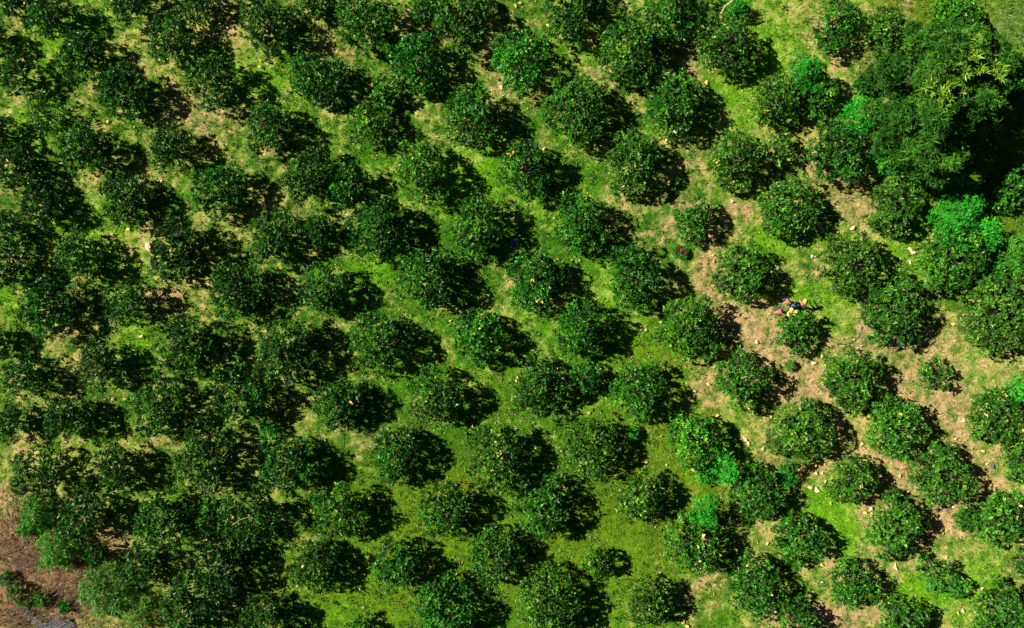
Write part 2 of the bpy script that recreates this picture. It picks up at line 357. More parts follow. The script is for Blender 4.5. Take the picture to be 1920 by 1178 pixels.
LANDMARKS = [(1765,185,'the huge feathery tree',260),(1485,572,'the group of people',130),(1320,960,'the round emerald bush',130),(1272,472,'the red-hearted rosette plant',120),
 (1267,245,'the blue and white bag',90),(280,463,'the salmon pink cloth',110),(80,1165,'the silvery puddle',150),(1752,702,'the lone little sapling',130),(1122,1058,'the smallest tree on olive grass',130),
 (1360,15,'the bare pale branch',110),(1695,508,'the black hoses',90),(205,1110,'the bright feathery thicket',110),(965,460,'the bluish sheet',80),(1861,875,'the dark grey stone',90)]
used = set()
def place(x, y):
    for lx, ly, nm, rad in sorted(LANDMARKS, key=lambda l: math.hypot(x - l[0], y - l[1]) / l[3]):
        dx, dy = x - lx, y - ly; dd = math.hypot(dx, dy)
        if 12 < dd < rad:
            v = '' if abs(dy) < .4 * abs(dx) else ('above' if dy < 0 else 'below')
            h = '' if abs(dx) < .4 * abs(dy) else ('left' if dx < 0 else 'right')
            s = {('', 'left'): 'directly left of', ('', 'right'): 'directly right of', ('above', ''): 'directly above', ('below', ''): 'directly below'}.get((v, h), f'{v} and {h} of')
            if (s, nm) not in used:
                used.add((s, nm)); return f'{s} {nm}'
    return f'{max(0, min(100, round(x / 19.2)))} percent across and {max(0, min(100, round(y / 11.78)))} percent down the photo'

# x, y, radius (photo px), look, options
d_ = 'dense dark green'; g_ = 'full leafy green'; s_ = 'thin open-crowned'; f_ = 'yellow-flecked'; sm_ = 'small'; br_ = 'broad'; rd_ = 'neat round'
T = [
(95,30,52,s_,1),(25,5,30,d_,0),(150,105,57,s_,1),(230,175,62,d_,0),(35,140,48,s_,1),(-12,78,38,d_,0),(240,8,52,s_,1),(325,72,62,s_,1),(400,155,62,f_+' open',1),(375,2,42,d_,0),
(500,48,66,d_,2),(85,215,48,'pale sparse',3),(155,280,58,d_,0),(-5,250,40,d_,0),(22,312,52,s_,1),(75,385,52,d_,0),(235,378,60,d_,2),(320,280,55,f_+' open',4),(410,358,62,d_,0),(505,238,58,d_,0),
(588,5,32,sm_+' dark',0),(595,145,62,d_,2),(685,38,66,g_,0),(782,118,60,g_,0),(722,172,30,sm_+' leafy',0),(690,230,45,'light green',5),(868,32,64,g_,0),(795,15,30,sm_+' leafy',0),(885,222,62,g_,0),(792,322,62,g_,2),
(582,325,57,d_,0),(648,348,45,'shaded dark',0),(710,430,64,d_,0),(893,430,62,g_,0),(975,115,63,'yellowish green',5),(1068,8,64,g_,2),(1182,92,72,br_+' bright green',0),(1265,15,60,g_,0),(1362,85,59,d_,2),(1080,210,69,br_+' bright green',2),
(1267,198,63,rd_,2),(1185,308,60,g_,2),(988,318,55,g_,2),(1378,300,60,g_,2),(1462,188,54,'dull olive green',2),(1540,178,46,'shaded green',0),(1572,48,53,g_,0),(1655,55,48,g_,0),(1905,140,48,'light green',5),(1570,285,63,br_+' olive green',0),
(1683,388,61,g_,0),(1892,350,45,'light green',5),(1463,280,34,sm_+' sparse',3),(1480,390,64,rd_+' dark',0),(1597,490,66,rd_,0),(1792,478,72,br_+' speckled green',2),(1680,582,67,rd_,0),(1875,592,77,'very broad',0),(1752,702,36,'sparse stunted',3),(1492,622,47,'open bright green',6),
(1597,713,63,rd_,0),(1392,515,58,'light leafy',5),(1868,785,56,f_,4),(1298,412,41,sm_+' bright green',5),(1088,420,60,f_,2),(1185,518,61,g_,0),(1003,528,61,f_,2),(1093,620,56,g_,0),(1290,618,66,br_+' bright green',5),(1008,728,60,f_,2),
(1098,708,32,sm_+' leafy',0),(1198,732,59,rd_,0),(1390,715,57,g_,0),(803,525,62,g_,0),(612,545,57,d_,0),(710,645,62,f_+' dark',2),(895,635,57,g_,2),(817,745,59,rd_,0),(530,658,70,br_+' dark',0),(632,755,53,f_+' dark',2),
(510,443,59,g_,0),(598,433,35,sm_+' bright',0),(335,472,68,br_+' dark',0),(442,548,67,br_+' dark',0),(352,655,64,d_,0),(445,745,60,d_,0),(150,482,56,d_,0),(240,568,56,s_,1),(85,580,63,d_,0),(20,500,52,d_,0),
(15,428,44,d_,0),(185,685,58,f_+' open',4),(45,705,51,s_,1),(-4,640,36,d_,0),(300,765,60,d_,0),(125,788,56,d_,0),(18,795,42,s_,1),(65,893,62,s_,1),(220,875,52,d_,0),(382,860,70,br_+' dark',0),
(155,965,60,s_,1),(305,978,62,d_,0),(386,968,30,sm_+' dark',0),(465,970,64,f_,4),(265,1065,52,d_,0),(178,1040,24,sm_+' dark',0),(410,1062,64,d_,2),(350,1140,68,br_+' dark',0),(503,1155,50,f_,2),(540,870,59,d_,0),
(638,962,58,g_,2),(588,1063,53,f_+' dark',2),(742,853,53,rd_+' dark',0),(832,957,56,rd_,2),(745,1060,53,'patchy dark green',0),(933,862,68,f_,4),(930,1045,57,rd_+' dark',0),(837,1140,63,g_,0),(680,1172,22,sm_+' dark',3),
(1108,838,61,rd_,0),(1018,950,64,f_,2),(1205,930,52,rd_,0),(1122,1058,32,'smallest round',0),(1030,1135,69,br_+' '+f_,2),(1217,1132,48,rd_+' small-leaved',0),(1303,827,57,'light leafy',5),(1415,920,60,rd_,0),(1305,1020,62,f_,4),(1412,1100,60,g_,2),
(1498,810,68,br_+' green',0),(1597,898,51,f_,2),(1680,805,64,rd_,2),(1768,892,62,'spreading',2),(1908,865,38,g_,0),(1500,1010,52,rd_+' dark',2),(1683,988,59,rd_,2),(1872,972,56,g_,2),(1812,968,24,sm_+' leafy',0),(1752,1062,30,'sparse small',3),
(1790,1100,24,'sparse little',3),(1600,1098,50,rd_+' dark',0),(1490,1162,50,g_,0),(1690,1167,52,rd_+' dark',0),(1878,1147,60,br_+' green',0),(1925,1050,30,'half-seen green',0),(1675,928,15,'tiny dark',0),(1797,28,47,'lime-tinged leafy',7),
]
for x, y, r, look, o in T:
    cx = (x - 960) / 960
    lf = max(0, -cx)                              # grows towards the left edge
    kw = dict(tint=(.98, 1.02, 1.0) if x < 620 else ((1.35, 1.15, .9) if x > 1350 or (x > 850 and y > 780) else (1.05, 1.2, .9)))  # leaf tint plainer on the left, brighter and yellower towards the right
    if o == 1: kw.update(sparse=.5)
    if o == 2: kw.update(yellow=4)
    if o == 3: kw.update(sparse=1.0, tint=(1.6, 1.35, 1.3))
    if o == 4: kw.update(yellow=16, sparse=.35 if x < 600 else 0)
    if o == 5: kw.update(tint=(1.5, 1.45, .9))
    if o == 6: kw.update(sparse=.7, tint=(1.1, 1.35, .9))
    if o == 7: kw.update(tint=(2.0, 1.8, .9))
    if x < 620 and o == 0 and not (x > 270 and y > 560): kw['sparse'] = .1
    if o in (1, 4) and x < 620: kw['yellow'] = 16 if o == 4 else 3
    nl = 7 + int((x * 7 + y * 13) % 4) if r > 45 else 6
    plant('orchard_tree', x, y, r, f'{look} orchard tree {place(x, y)}', 'fruit tree', 'trees planted in rows in the orchard', nl=nl,
          ratio=.36 if r > 45 else .42, **kw)

# weeds and leaf litter on the floor: nobody could count them
rng = np.random.default_rng(77)
wx_ = rng.uniform(-44, 44, 26000); wy_ = rng.uniform(-27, 27, 26000)
wc, wd = ground_col(wx_, wy_)
k = (fbm(wx_ / 1.6, wy_ / 1.6, 201, 3) > .08) & (rng.random(26000) > wd)
wx_, wy_ = wx_[k][:9000], wy_[k][:9000]
cw = np.stack([wx_, wy_, gz(wx_, wy_) + .03], -1)
v, f = leaves(rng, cw, norm(np.array([[0, 0, 1.]]) + rng.normal(0, .2, cw.shape)), 8, .17, .34, .9)
o = link('weeds', np_mesh('weeds', v, f, M_BRIGHT, rng.beta(2, 2.5, len(f))), kind='stuff', label='low broad-leaved weeds scattered through the grass', cat='weeds'); o.color = (.95, .85, .8, 1)
M_LITTER = leaf_mat('dry_leaf_litter', [(0, (.10, .06, .03)), (.5, (.28, .18, .09)), (1, (.55, .40, .20))], rough=.8, trans=.05)
lx_, ly_ = [], []
for x, y, r, *_ in T:
    a, b = W(x, y, 2.0); n_ = int(r * r / 24); q = r * PX * np.sqrt(rng.random(n_)) * 1.25; t_ = rng.uniform(0, 6.28, n_)
    lx_.append(a + q * np.cos(t_)); ly_.append(b + q * np.sin(t_))
lx_, ly_ = np.concatenate(lx_), np.concatenate(ly_)
cw = np.stack([lx_, ly_, gz(lx_, ly_) + .04], -1)
v, f = leaves(rng, cw, norm(np.array([[0, 0, 1.]]) + rng.normal(0, .3, cw.shape)), 1, .16, .6, 1.3)
link('leaf_litter', np_mesh('leaf_litter', v, f, M_LITTER, rng.random(len(f))), kind='stuff', label='dry brown leaf litter under the orchard trees', cat='leaf litter')

# the huge feathery tree: separate tiers of long fine leaves carried high
rng = np.random.default_rng(7)
bx_, by_ = W(1765, 185, 7.0)
root = link('feathery_tree', None, loc=(bx_, by_, 0), label='huge feathery blue green tree with lime tufts in the upper right corner', cat='tree')
def lp(px, py, z, r):
    a, b = W(px, py, z); return (a - bx_, b - by_, z, r)
lob = []
for i in range(78):
    for _ in range(60):
        px_, py_ = rng.uniform(1615, 1915), rng.uniform(45, 350)
        e = ((px_ - 1760) / 150) ** 2 + ((py_ - 185) / 140) ** 2
        ok = e < 1 and not (py_ > 230 and px_ > 1850) and not (py_ < 128 and px_ < 1705) and not px_ > 1888 and not (py_ > 300 and px_ < 1720)
        if ok and all(math.hypot(px_ - q[0], py_ - q[1]) > 26 for q in lob): break
    else: continue
    lob.append((px_, py_, 4.0 + 3.6 * (1 - e) + rng.normal(0, 1.3), rng.uniform(.45, 1.0)))
lob = np.array([lp(*q) for q in lob])
c, nn = clumps(rng, lob, .32, 1.0, zmin=2.0, squash=.5)
v1, f1 = leaves(rng, c, nn, 15, .34, .20, 1.2, .1)
link('crown', np_mesh('crown', v1, f1, M_FEATHER, np.clip(rng.beta(2, 2.6, len(f1)) + np.repeat(rng.normal(0, .12, len(c)) + .45 * vnoise(c[:, 0] / 1.1, c[:, 1] / 1.1, 66), 15), 0, 1)), root)
link('trunk', trunk_mesh(rng, lob, 7.5, .28, n=12), root)
for q in [(1800,78,24,7.6),(1815,105,20,7.9),(1795,105,22,8.0),(1812,135,12,8.0),(1837,132,13,8.4),(1862,132,12,8.0),(1873,141,13,8.1),(1780,165,14,10.0),(1765,175,12,10.0),(1778,190,13,9.6),(1740,168,12,9.2),(1745,150,10,9.2),(1750,195,9,8.8)]:
    a, b = W(q[0], q[1], q[3]); rr = q[2] * PX; k = max(3, int(rr * rr * 16))
    cc_ = np.stack([a - bx_ + rng.normal(0, rr * .45, k), b - by_ + rng.normal(0, rr * .45, k), np.full(k, q[3] - .1) + rng.normal(0, .12, k)], -1)
    v, f = leaves(rng, cc_, norm(np.array([[0, 0, 1.]]) + rng.normal(0, .25, (k, 3))), 14, .34, .22, 1.1)
    link('young_leaves', np_mesh('young_leaves', v, f, M_LIME, rng.random(len(f))), root, label='lime yellow tuft of young leaves')

# shrubs and weeds between the trees
SHR = [ # x y r material look options
(1612,215,34,M_TEAL,'teal green shrub between the dull olive trees and the huge feathery tree'),(1520,138,30,M_TEAL,'teal green climber on top of the shaded orchard tree'),(1680,305,32,M_TEAL,'emerald shrub just below the huge feathery tree'),
(1640,300,18,M_FEATHER,'small dark shrub left of the emerald shrub'),(1795,412,44,M_TEAL,'large emerald shrub above the broad speckled tree'),(1850,440,27,M_TEAL,'emerald shrub between the broad speckled tree and the olive field'),(1903,482,32,M_FEATHER,'blue green shrub on the right edge of the photo'),
(1855,515,28,M_TEAL,'emerald shrub below the broad speckled orchard tree'),(1908,735,26,M_TEAL,'emerald shrub cut by the right edge above the yellow-flecked tree'),(1480,685,8,M_BRIGHT,'tiny bright weed on dry soil below the people'),
(1318,893,15,M_TEAL,'small round emerald bush, the left of two touching bushes'),(1360,882,26,M_TEAL,'larger emerald bush, the right of two touching bushes'),(1320,958,27,M_TEAL,'ball-shaped emerald bush leaning over a yellow-flecked orchard tree'),
(1476,893,19,M_TEAL,'emerald shrub in shade right of the round orchard tree'),(1188,812,11,M_TEAL,'tiny teal shrub in shade right of a round tree'),(1378,18,22,M_TEAL,'bright green shrub beside the bare pale branch'),(505,805,18,M_TEAL,'small teal shrub in deep shade among dark trees'),
(70,965,30,M_FEATHER,'pale blue green shrub at the edge of the brown brush'),(108,1030,36,M_FEATHER,'blue green feathery shrub above the brown brush'),(595,935,14,M_TEAL,'small teal weed left of a leafy tree in shade'),(1750,1098,14,M_BRIGHT,'bright green weed under two sparse small trees'),
(203,1105,47,M_BRIGHT,'bright feathery green thicket beside the brown brush'),(265,1150,30,M_BRIGHT,'yellowish green thicket under the dark trees at the bottom left'),(1605,160,14,M_BRIGHT,'yellow green bush left of the huge feathery tree'),(1500,120,20,M_BRIGHT,'yellow green weeds above the teal climber'),(1820,370,24,M_TEAL,'shaded emerald shrub under the huge feathery tree'),
(30,1110,16,M_BRIGHT,'leafy weed at the brown bottom left corner'),(50,1130,12,M_BRIGHT,'little leafy weed left of the silvery puddle'),(78,1125,13,M_BRIGHT,'leafy weed just above the silvery puddle'),(12,1085,12,M_BRIGHT,'green weed on the left edge beside the brown brush'),(122,1140,9,M_TEAL,'tiny teal weed right above the silvery puddle'),(50,990,14,M_FEATHER,'small bluish weed left of the pale blue green shrub'),(1150,290,10,M_BRIGHT,'tiny weed between two green trees near the top middle'),]
for x, y, r, mt, lb in SHR:
    R = r * PX
    kw = dict(H=.35 + R * 1.2, leaf=.15, wr=.4, spacing=.22, per=9, thick=.03)
    if mt is M_TEAL: kw['tint'] = (1.1, 1.15, .75)
    if mt is M_FEATHER: kw.update(leaf=.26, wr=.18, spacing=.26, per=12, tint=(1.1, 1.35, 1.25))
    if mt is M_BRIGHT and r > 25: kw.update(leaf=.28, wr=.14, spacing=.27, per=12, H=.3 + R * .6, tint=(1.25, 1.05, .6))
    if r in (15, 26, 27, 32): kw['H'] = .6 + R * 1.5
    if y == 138: kw['H'] = 4.4
    if (x, y) == (1320, 958): kw['H'] = 4.4
    if (x, y) in ((1795, 412), (1850, 440), (1360, 882), (1680, 305), (1612, 215)): kw['H'] = 3.9
    plant('shrub', x, y, r, lb, 'shrub', 'shrubs and weeds between the orchard trees', mat=mt, nl=6, ratio=.42, **kw)

# red-hearted rosette plant
rng = np.random.default_rng(3)
rx_, ry_ = W(1272, 472)
root = link('rosette_plant', None, loc=(rx_, ry_, 0), label='low teal rosette plant with a red heart on patchy grass', cat='plant')
for (ox, oy, rr) in ((-.15, .05, .46), (.32, -.12, .38)):
    a = rng.uniform(0, 6.28, 90); q = rr * rng.uniform(.6, 1, 90)
    c = np.stack([ox + q * np.cos(a), oy + q * np.sin(a), .25 + rng.random(90) * .2], -1)
    v, f = leaves(rng, c, norm(np.stack([np.cos(a), np.sin(a), 1 + 0 * a], -1)), 6, .16, .35, 1)
    link('leaf_ring', np_mesh('leaf_ring', v, f, M_TEAL, rng.random(len(f))), root)
    c = np.array([ox, oy, .42])[None] + rng.normal(0, rr * .26, (22, 3)) * np.array([[1, 1, .3]])
    v, f = leaves(rng, c, np.tile([[0, 0, 1.]], (22, 1)), 6, .16, .5, 1)
    link('heart_leaves', np_mesh('heart_leaves', v, f, M_RED, rng.random(len(f))), root, label='dark red leaves at the heart')

# ------------------------------------------------------------------ fallen yellow scraps
M_SCRAP = plain('yellow_scrap_surface', (.80, .62, .26), .7, (.72, .43, .09), 5, .3)
M_SCRAP2 = plain('pale_scrap_surface', (.86, .74, .45), .7, (.80, .58, .25), 5, .3)
SC = [(490,114,9),(488,127,7),(118,158,7),(204,228,7),(305,340,7),(300,313,5),(241,431,9),(261,422,6),(269,463,7),(42,484,8),(265,631,8),(66,647,7),(235,748,8),(212,748,7),(18,761,4),(643,227,8),(728,377,6),(940,165,9),(949,313,8),(1021,280,9),
(975,8,10),(967,13,7),(845,602,6),(655,690,8),(708,700,8),(907,720,5),(643,792,9),(1104,774,8),(887,800,9),(583,960,9),(676,1104,6),(681,1138,7),(1210,620,7),(1239,605,7),(1417,641,9),(1337,478,6),(1338,491,7),(1301,732,6),(1327,720,7),(1344,779,8),
(1322,158,11),(1323,272,9),(1249,265,6),(1187,194,4),(1028,49,9),(1232,221,5),(1240,241,5),(1371,377,7),(1396,824,8),(1403,832,9),(1429,839,12),(1444,781,8),(1456,786,7),(1441,992,8),(1437,1017,7),(1471,970,8),(1540,1058,8),(1539,1090,5),(1518,914,10),(1529,918,10),
(1528,887,9),(1540,886,9),(1545,904,9),(1557,905,9),(1566,906,10),(1556,943,7),(1600,939,7),(1529,873,8),(1546,870,6),(1615,832,8),(1618,840,9),(1602,819,5),(1631,953,11),(1620,960,8),(1632,964,8),(1642,936,7),(1661,932,6),(1673,905,10),(1685,892,8),(1676,1062,12),
(1700,922,9),(1665,1128,6),(1760,1158,6),(1766,1000,10),(1773,994,7),(1785,950,9),(1768,841,9),(1787,823,8),(1804,788,8),(1839,845,9),(1849,870,6),(1773,1046,9),(1838,1103,7),(1804,1145,12),(1795,1149,8),(1833,1152,8),(1911,1016,8),(1890,896,8),(1595,428,10),(1703,468,12),
(1709,474,9),(1631,403,6),(1704,492,6),(1787,608,8),(1819,614,8),(1614,648,6),(1615,594,7),(1540,668,10),(1524,680,11),(1546,686,8),(1566,686,7),(1814,774,8),(1685,485,5),(1445,426,8),(1456,444,5),(1423,436,5),(1279,1167,9),(1288,1174,8),(1337,1113,6),(1398,1060,8),(1300,880,8),(1283,860,6),(1249,871,4),(1885,862,6),(1850,868,5)]
rng = np.random.default_rng(21)
for i, (x, y, s) in enumerate(SC):
    a, b = W(x, y); R = s * PX * .62
    k = int(rng.integers(5, 8)); th = np.sort(rng.uniform(0, 6.28, k) * .3 + np.linspace(0, 6.28, k, endpoint=False)); q = R * rng.uniform(.45, 1.15, k)
    top = [(math.cos(t) * r_, math.sin(t) * r_ * .75, .03 + rng.random() * R * .35) for t, r_ in zip(th, q)]
    vs = [(0, 0, .05 + R * .25)] + top + [(vx, vy, vz - .02) for vx, vy, vz in top]
    fs = []
    for j in range(k):
        j2 = (j + 1) % k
        fs += [(0, 1 + j, 1 + j2), (1 + j, 1 + k + j, 1 + k + j2), (1 + j, 1 + k + j2, 1 + j2)]
    me = np_mesh('yellow_scrap', np.array(vs), np.array(fs), M_SCRAP2 if (x > 1350 and rng.random() < .6) else M_SCRAP)
    o = link('yellow_scrap', me, loc=(a, b, gz1(a, b) + .10), label=f'{"large " if s > 9 else "small " if s < 6 else ""}yellow scrap lying {x / 19.2:.1f} percent across and {y / 11.78:.1f} percent down the photo', cat='litter', group='yellow scraps fallen on the orchard floor')
    o.rotation_euler = (rng.normal(0, .25), rng.normal(0, .25), rng.uniform(0, 6.28))

# ------------------------------------------------------------------ other small things
def crumple(name, px, py, R, mat, label, cat, z=.1, sy=.7, seed=1, sz=.5, lift=None):
    rr = np.random.default_rng(seed); a, b = W(px, py, z)
    nu, nv = 9, 6; vs = []; fs = []
    for i in range(nv + 1):
        ph = math.pi * i / nv
        for j in range(nu):
            t = 2 * math.pi * j / nu; q = R * (1 + rr.normal(0, .16))
            vs.append((q * math.sin(ph) * math.cos(t), q * sy * math.sin(ph) * math.sin(t), q * sz * math.cos(ph)))
    for i in range(nv):
        for j in range(nu): fs.append((i * nu + j, (i + 1) * nu + j, (i + 1) * nu + (j + 1) % nu, i * nu + (j + 1) % nu))
    me = np_mesh(name, np.array(vs), np.array(fs), mat)
    o = link(name, me, loc=(a, b, z + (0 if lift else gz1(a, b))), label=label, cat=cat)
    o.rotation_euler = (0, 0, rr.uniform(0, 3)); return o
M_WHITE = plain('white_plastic', (.75, .76, .78), .5); M_BLUE = plain('blue_cloth', (.03, .13, .42), .8); M_PINK = plain('pink_cloth', (.72, .30, .18), .8, (.8, .55, .4))
M_GREY = plain('grey_stone', (.10, .12, .15), .7); M_TARP = plain('bluish_plastic', (.16, .22, .30), .6, (.04, .07, .09), 3)
M_HOSE = plain('black_rubber', (.02, .022, .025), .5)
bag = crumple('bag', 1267, 247, .22, M_WHITE, 'blue and white bag at the lower edge of a round tree', 'bag', z=1.5, seed=2, lift=True)
me = crumple('handle', 1267, 242, .2, M_BLUE, None, None, z=1.5, seed=4, lift=True); me.parent = bag; me.location = (.02, .26, .02); me['label'] = 'blue upper end'
crumple('cloth', 279, 463, .42, M_PINK, 'salmon pink cloth beside a broad dark tree on the left', 'cloth', z=.25, seed=6, sz=.35)
crumple('plastic_sheet', 965, 457, .55, M_TARP, 'bluish plastic sheet in the dark shade of a leafy tree', 'plastic sheet', seed=8, sz=.15)
crumple('stone', 1861, 875, .24, M_GREY, 'dark grey stone on dry soil at the right', 'stone', z=.1, seed=9)
crumple('white_scrap', 1070, 91, .13, M_WHITE, 'tiny white scrap on grass between two top middle trees', 'litter', seed=10)
crumple('white_scrap', 1067, 509, .16, M_WHITE, 'white scrap on grass in the centre beside a yellow-flecked tree', 'litter', seed=12)
crumple('white_scrap', 1522, 481, .14, M_WHITE, 'white scrap left of the round tree near the black hoses', 'litter', seed=13)

def hose(pts, label, r=.022):
    P = [W(*p_) for p_ in pts]; o = P[0]
    q = []
    for i in range(len(P) - 1):
        for k in range(5):
            t = k / 5; p0 = P[max(i - 1, 0)]; p1 = P[i]; p2 = P[i + 1]; p3 = P[min(i + 2, len(P) - 1)]
            q.append(tuple(.5 * ((2 * p1[j]) + (-p0[j] + p2[j]) * t + (2 * p0[j] - 5 * p1[j] + 4 * p2[j] - p3[j]) * t * t + (-p0[j] + 3 * p1[j] - 3 * p2[j] + p3[j]) * t ** 3) for j in (0, 1)))
    q.append(P[-1])
    tb = TB(); tb.tube([(a - o[0], b - o[1], gz1(a, b) + .14) for a, b in q], [r] * len(q), 6)
    link('hose', tb.mesh('hose', M_HOSE), loc=(o[0], o[1], 0), label=label, cat='hose', group='black irrigation hoses on the orchard floor')
hose([(1665,497),(1690,502),(1720,513),(1735,520)], 'black hose running between two trees, the lower of a crossing pair')
hose([(1684,520),(1695,506),(1712,498),(1735,497)], 'black hose curving over the other between two trees')
hose([(1545,632),(1565,643),(1585,645),(1605,635),(1615,612)], 'black hose curving between the open tree and the round tree', .018)
hose([(1193,365),(1198,392),(1207,412),(1222,424)], 'thin black hose on dry ground below a green tree', .018)
hose([(1352,452),(1368,466),(1378,478)], 'thin black hose below the small bright tree', .02)
hose([(642,795),(642,830),(638,870)], 'thin black hose straight down the grass beside dark trees', .024)

def branch(pts, rad, label, mat=M_PALE, name='bare_branch'):
    o = W(pts[0][0], pts[0][1], pts[0][2]); tb = TB()
    tb.tube([(W(*p_)[0] - o[0], W(*p_)[1] - o[1], p_[2]) for p_ in pts], rad, 6)
    link(name, tb.mesh(name, mat), loc=(o[0], o[1], 0), label=label, cat='branch')
branch([(1353,26,1.2),(1360,12,1.9),(1372,3,2.4),(1380,-6,2.6)], [.10, .09, .08, .05], 'bare pale branch rising beside a shrub at the top edge')
branch([(435,985,3.9),(450,975,4.1),(470,968,4.2)], [.025, .02, .012], 'thin pale branch poking from a yellow-flecked tree')
branch([(205,1028,1.2),(218,1027,1.4),(242,1030,1.3)], [.07, .06, .05], 'dark crooked branch over grass at the lower left', M_TWIG)
branch([(130,1090,.15),(150,1072,.25),(172,1052,.35)], [.035, .035, .03], 'long straight stick lying on the brown brush', M_TWIG)

# dead brush (stuff) in the lower left corner
rng = np.random.default_rng(5); tb = TB()
for cxp, cyp, sx, sy_, n, a0 in ((55,1050,45,16,420,-.3),(120,1110,26,36,420,.85),(20,1165,34,22,330,.4),(20,975,18,34,180,-1.1),(45,1010,30,20,160,.9),(150,1150,40,25,120,.5)):
    for k in range(n):
        a, b = W(cxp + rng.normal(0, sx), cyp + rng.normal(0, sy_)); t = a0 + rng.normal(0, .45); l = rng.uniform(.3, 1.3); z = .05 + abs(rng.normal(0, .18))
        tb.tube([(a, b, z), (a + math.cos(t) * l * .5, b + math.sin(t) * l * .5, z + .06), (a + math.cos(t) * l, b + math.sin(t) * l + rng.normal(0, .08), z + rng.normal(0, .08))], [.018, .014, .006], 3)
link('dead_brush', tb.mesh('dead_brush', M_TWIG), kind='stuff', label='tangled brown dead brush in the bottom left corner', cat='brush')

# puddle
m, t, N, L = newmat('puddle_water')
p = N.new('ShaderNodeBsdfPrincipled'); p.inputs['Base Color'].default_value = (.12, .14, .15, 1); p.inputs['Roughness'].default_value = .12
nz = N.new('ShaderNodeTexNoise'); nz.inputs['Scale'].default_value = 7; b = N.new('ShaderNodeBump'); b.inputs['Strength'].default_value = .5
tc = N.new('ShaderNodeTexCoord'); L.new(tc.outputs['Object'], nz.inputs['Vector']); L.new(nz.outputs[0], b.inputs['Height']); L.new(b.outputs[0], p.inputs['Normal'])
o = N.new('ShaderNodeOutputMaterial'); L.new(p.outputs[0], o.inputs[0])
pts = [W(*q) for q in [(40,1140),(48,1138),(58,1152),(72,1164),(88,1169),(100,1160),(110,1157),(120,1163),(128,1160),(138,1168),(145,1190),(66,1190),(70,1176),(54,1160)]]
o0 = pts[0]; vs = np.array([(a - o0[0], b_ - o0[1], 0) for a, b_ in pts])
me = bpy.data.meshes.new('water'); me.from_pydata([tuple(q) for q in vs], [], [tuple(range(len(vs)))]); me.materials.append(m)
link('water', me, loc=(o0[0], o0[1], .02), kind='structure', label='silvery puddle in the brown bottom left corner')
M_PEB = plain('pale_pebbles', (.40, .42, .46), .6, (.22, .22, .24), 5)
vs = []; fs = []; rng = np.random.default_rng(9)
oct_ = [(1,0,0),(0,1,0),(-1,0,0),(0,-1,0),(0,0,.7),(0,0,-.7)]; of = [(0,1,4),(1,2,4),(2,3,4),(3,0,4),(1,0,5),(2,1,5),(3,2,5),(0,3,5)]
for (cx_, cy_, sp, n) in ((50,1148,9,35),(75,1165,10,40),(110,1162,16,60),(130,1172,12,30),(125,1100,12,14),(140,1104,4,6)):
    for k in range(n):
        a, b = W(cx_ + rng.normal(0, sp), cy_ + rng.normal(0, sp * .6)); s = rng.uniform(.025, .08); i0 = len(vs)
        vs += [(a + q[0] * s * rng.uniform(.6, 1.2), b + q[1] * s, .07 + q[2] * s) for q in oct_]; fs += [tuple(i0 + j for j in q) for q in of]
link('pebbles', np_mesh('pebbles', np.array(vs), np.array(fs), M_PEB), kind='stuff', label='pale pebbles strewn in and around the puddle', cat='pebbles')

# ------------------------------------------------------------------ people picking at the open tree, seen from above
M_SKIN = plain('skin', (.35, .19, .12), .6); M_HAIR = plain('dark_hair', (.02, .015, .012), .6); M_ORG = plain('orange_shirt', (.62, .15, .06), .8, (.55, .22, .12)); M_JEAN = plain('blue_trousers', (.03, .08, .26), .85)
M_BLU2 = plain('blue_shirt', (.03, .16, .34), .8); M_STRAW = plain('straw_hat', (.75, .50, .15), .8)
def skin_chain(name, verts, edges, rad, mat, parent, root=0, sub=1):
    me = bpy.data.meshes.new(name); me.from_pydata(verts, edges, []); me.materials.append(mat)
    o = link(name, me, parent)
    md = o.modifiers.new('skin', 'SKIN'); md.use_smooth_shade = True
    if not me.skin_vertices: me.skin_vertices.new()
    for i, r in enumerate(rad):
        sv = me.skin_vertices[0].data[i]; sv.radius = (r if isinstance(r, tuple) else (r, r)); sv.use_root = (i == root)
    s = o.modifiers.new('sub', 'SUBSURF'); s.levels = sub; s.render_levels = sub
    return o
def ball(name, c, r, mat, parent, sc=(1, 1, 1), brim=0):
    vs = []; fs = []; nu, nv = 12, 7
    for i in range(nv + 1):
        ph = math.pi * i / nv
        for j in range(nu):
            t = 2 * math.pi * j / nu; vs.append((c[0] + r * sc[0] * math.sin(ph) * math.cos(t), c[1] + r * sc[1] * math.sin(ph) * math.sin(t), c[2] + r * sc[2] * math.cos(ph)))
    for i in range(nv):
        for j in range(nu): fs.append((i * nu + j, (i + 1) * nu + j, (i + 1) * nu + (j + 1) % nu, i * nu + (j + 1) % nu))
    if brim:
        b = len(vs)
        for rr, zz in ((r * .8, .0), (brim, -.02), (brim, -.035), (r * .8, -.015)):
            for j in range(nu): t = 2 * math.pi * j / nu; vs.append((c[0] + rr * math.cos(t), c[1] + rr * math.sin(t), c[2] + zz))
        for q in range(3):
            for j in range(nu): fs.append((b + q * nu + j, b + q * nu + (j + 1) % nu, b + (q + 1) * nu + (j + 1) % nu, b + (q + 1) * nu + j))
    return link(name, np_mesh(name, np.array(vs), np.array(fs), mat, smooth=True), parent)
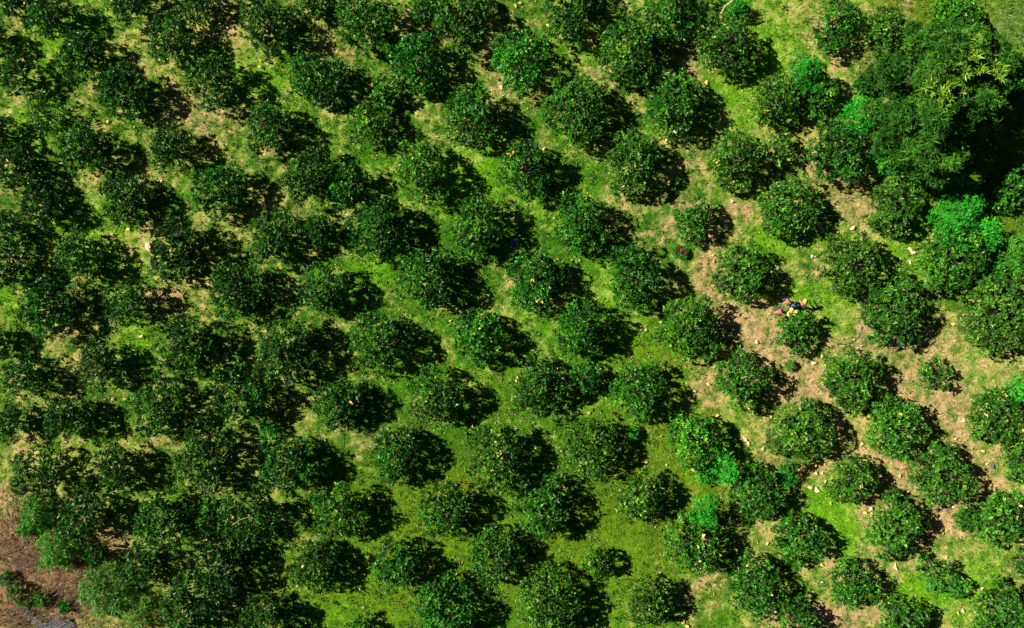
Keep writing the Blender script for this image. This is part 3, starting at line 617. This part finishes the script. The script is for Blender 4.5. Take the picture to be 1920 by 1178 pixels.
def person(px, py, rot, shirt, label, bend=1.0, hat=False, trouser=M_JEAN):
    x, y = W(px, py, 1.0)
    r = link('person', None, loc=(x, y, gz1(x, y)), label=label, cat='person', group='people gathered at the open tree'); r.rotation_euler = (0, 0, rot)
    b = bend; ch = (0, .05 + .42 * b, 1.36 - .25 * b); nk = (0, .08 + .55 * b, 1.5 - .27 * b); hd = (0, .12 + .68 * b, 1.66 - .34 * b)
    V = [(0, 0, .95), (0, .02 + .2 * b, 1.15 - .08 * b), ch, nk, hd,
         (.20, ch[1] + .02, ch[2] + .06), (.27, ch[1] + .22, ch[2] - .2), (.22, ch[1] + .44, ch[2] - .28), (.21, ch[1] + .53, ch[2] - .30),
         (-.20, ch[1] + .02, ch[2] + .06), (-.27, ch[1] + .22, ch[2] - .2), (-.22, ch[1] + .44, ch[2] - .28), (-.21, ch[1] + .53, ch[2] - .30),
         (.10, 0, .88), (.12, .06, .48), (.13, -.02, .09), (.14, .15, .04), (-.10, 0, .88), (-.13, .10, .48), (-.14, .04, .09), (-.15, .21, .04)]
    E = [(0,1),(1,2),(2,3),(3,4),(2,5),(5,6),(6,7),(7,8),(2,9),(9,10),(10,11),(11,12),(0,13),(13,14),(14,15),(15,16),(0,17),(17,18),(18,19),(19,20)]
    Rr = [.13,.12,.14,.055,.095,.06,.045,.035,.035,.06,.045,.035,.035,.09,.06,.045,.035,.09,.06,.045,.035]
    skin_chain('body', V, E, Rr, M_SKIN, r)
    for s_, k in ((1, 8), (-1, 12)):
        p0 = V[k]
        for q in range(4):
            p1 = (p0[0] + s_ * (q - 1.5) * .022, p0[1] + .07 + .008 * (1.5 - abs(q - 1.5)), p0[2] - .01); p2 = (p1[0], p1[1] + .035, p1[2] - .03)
            skin_chain('finger', [p0, p1, p2], [(0, 1), (1, 2)], [.012, .009, .008], M_SKIN, r)
        skin_chain('thumb', [p0, (p0[0] - s_ * .04, p0[1] + .03, p0[2]), (p0[0] - s_ * .05, p0[1] + .06, p0[2] - .02)], [(0, 1), (1, 2)], [.013, .011, .009], M_SKIN, r)
    skin_chain('shirt', [V[0], V[1], V[2], (V[3][0], V[3][1] - .03, V[3][2] - .02), V[5], V[6], V[9], V[10]], [(0,1),(1,2),(2,3),(2,4),(4,5),(2,6),(6,7)], [.155,.15,.175,.075,.095,.065,.095,.065], shirt, r)
    skin_chain('trousers', [V[0], V[13], V[14], V[15], V[17], V[18], V[19]], [(0,1),(1,2),(2,3),(0,4),(4,5),(5,6)], [.16,.115,.085,.07,.115,.085,.07], trouser, r)
    ball('hair', (hd[0], hd[1] - .02, hd[2] + .03), .108, M_HAIR, r, (1, 1.1, 1))
    if hat: ball('hat', (hd[0], hd[1], hd[2] + .09), .12, M_STRAW, r, (1, 1, .7), brim=.21)
    return r
person(1477, 562, 2.8, M_ORG, 'person in an orange shirt, uppermost of the group above the open tree', bend=.5)
person(1464, 580, 2.6, M_ORG, 'person in an orange red shirt and blue trousers, leftmost of the group', bend=.65)
person(1487, 577, .3, M_BLU2, 'person in blue clothes, between the orange shirted people', bend=.35)
person(1504, 574, -.1, M_ORG, 'person in an orange shirt and straw hat, rightmost of the group', bend=.4, hat=True)
# heap of yellow fruit beside them
rng = np.random.default_rng(2); hx, hy = W(1477, 587)
for k, (ax, ay) in enumerate([(0, 0), (.35, .1), (-.28, -.08), (.2, -.25), (.42, -.38), (-.05, .28), (.12, .18)]):
    o = crumple('yellow_sack', 1477, 587, .22, M_SCRAP, 'pale yellow bundle in the heap below the group of people', 'sack', z=.8, seed=40 + k, sz=.7, lift=True)
    o.location = (hx + ax, hy + ay, .75 + .1 * (k % 3)); o['group'] = 'pale yellow bundles heaped by the people'
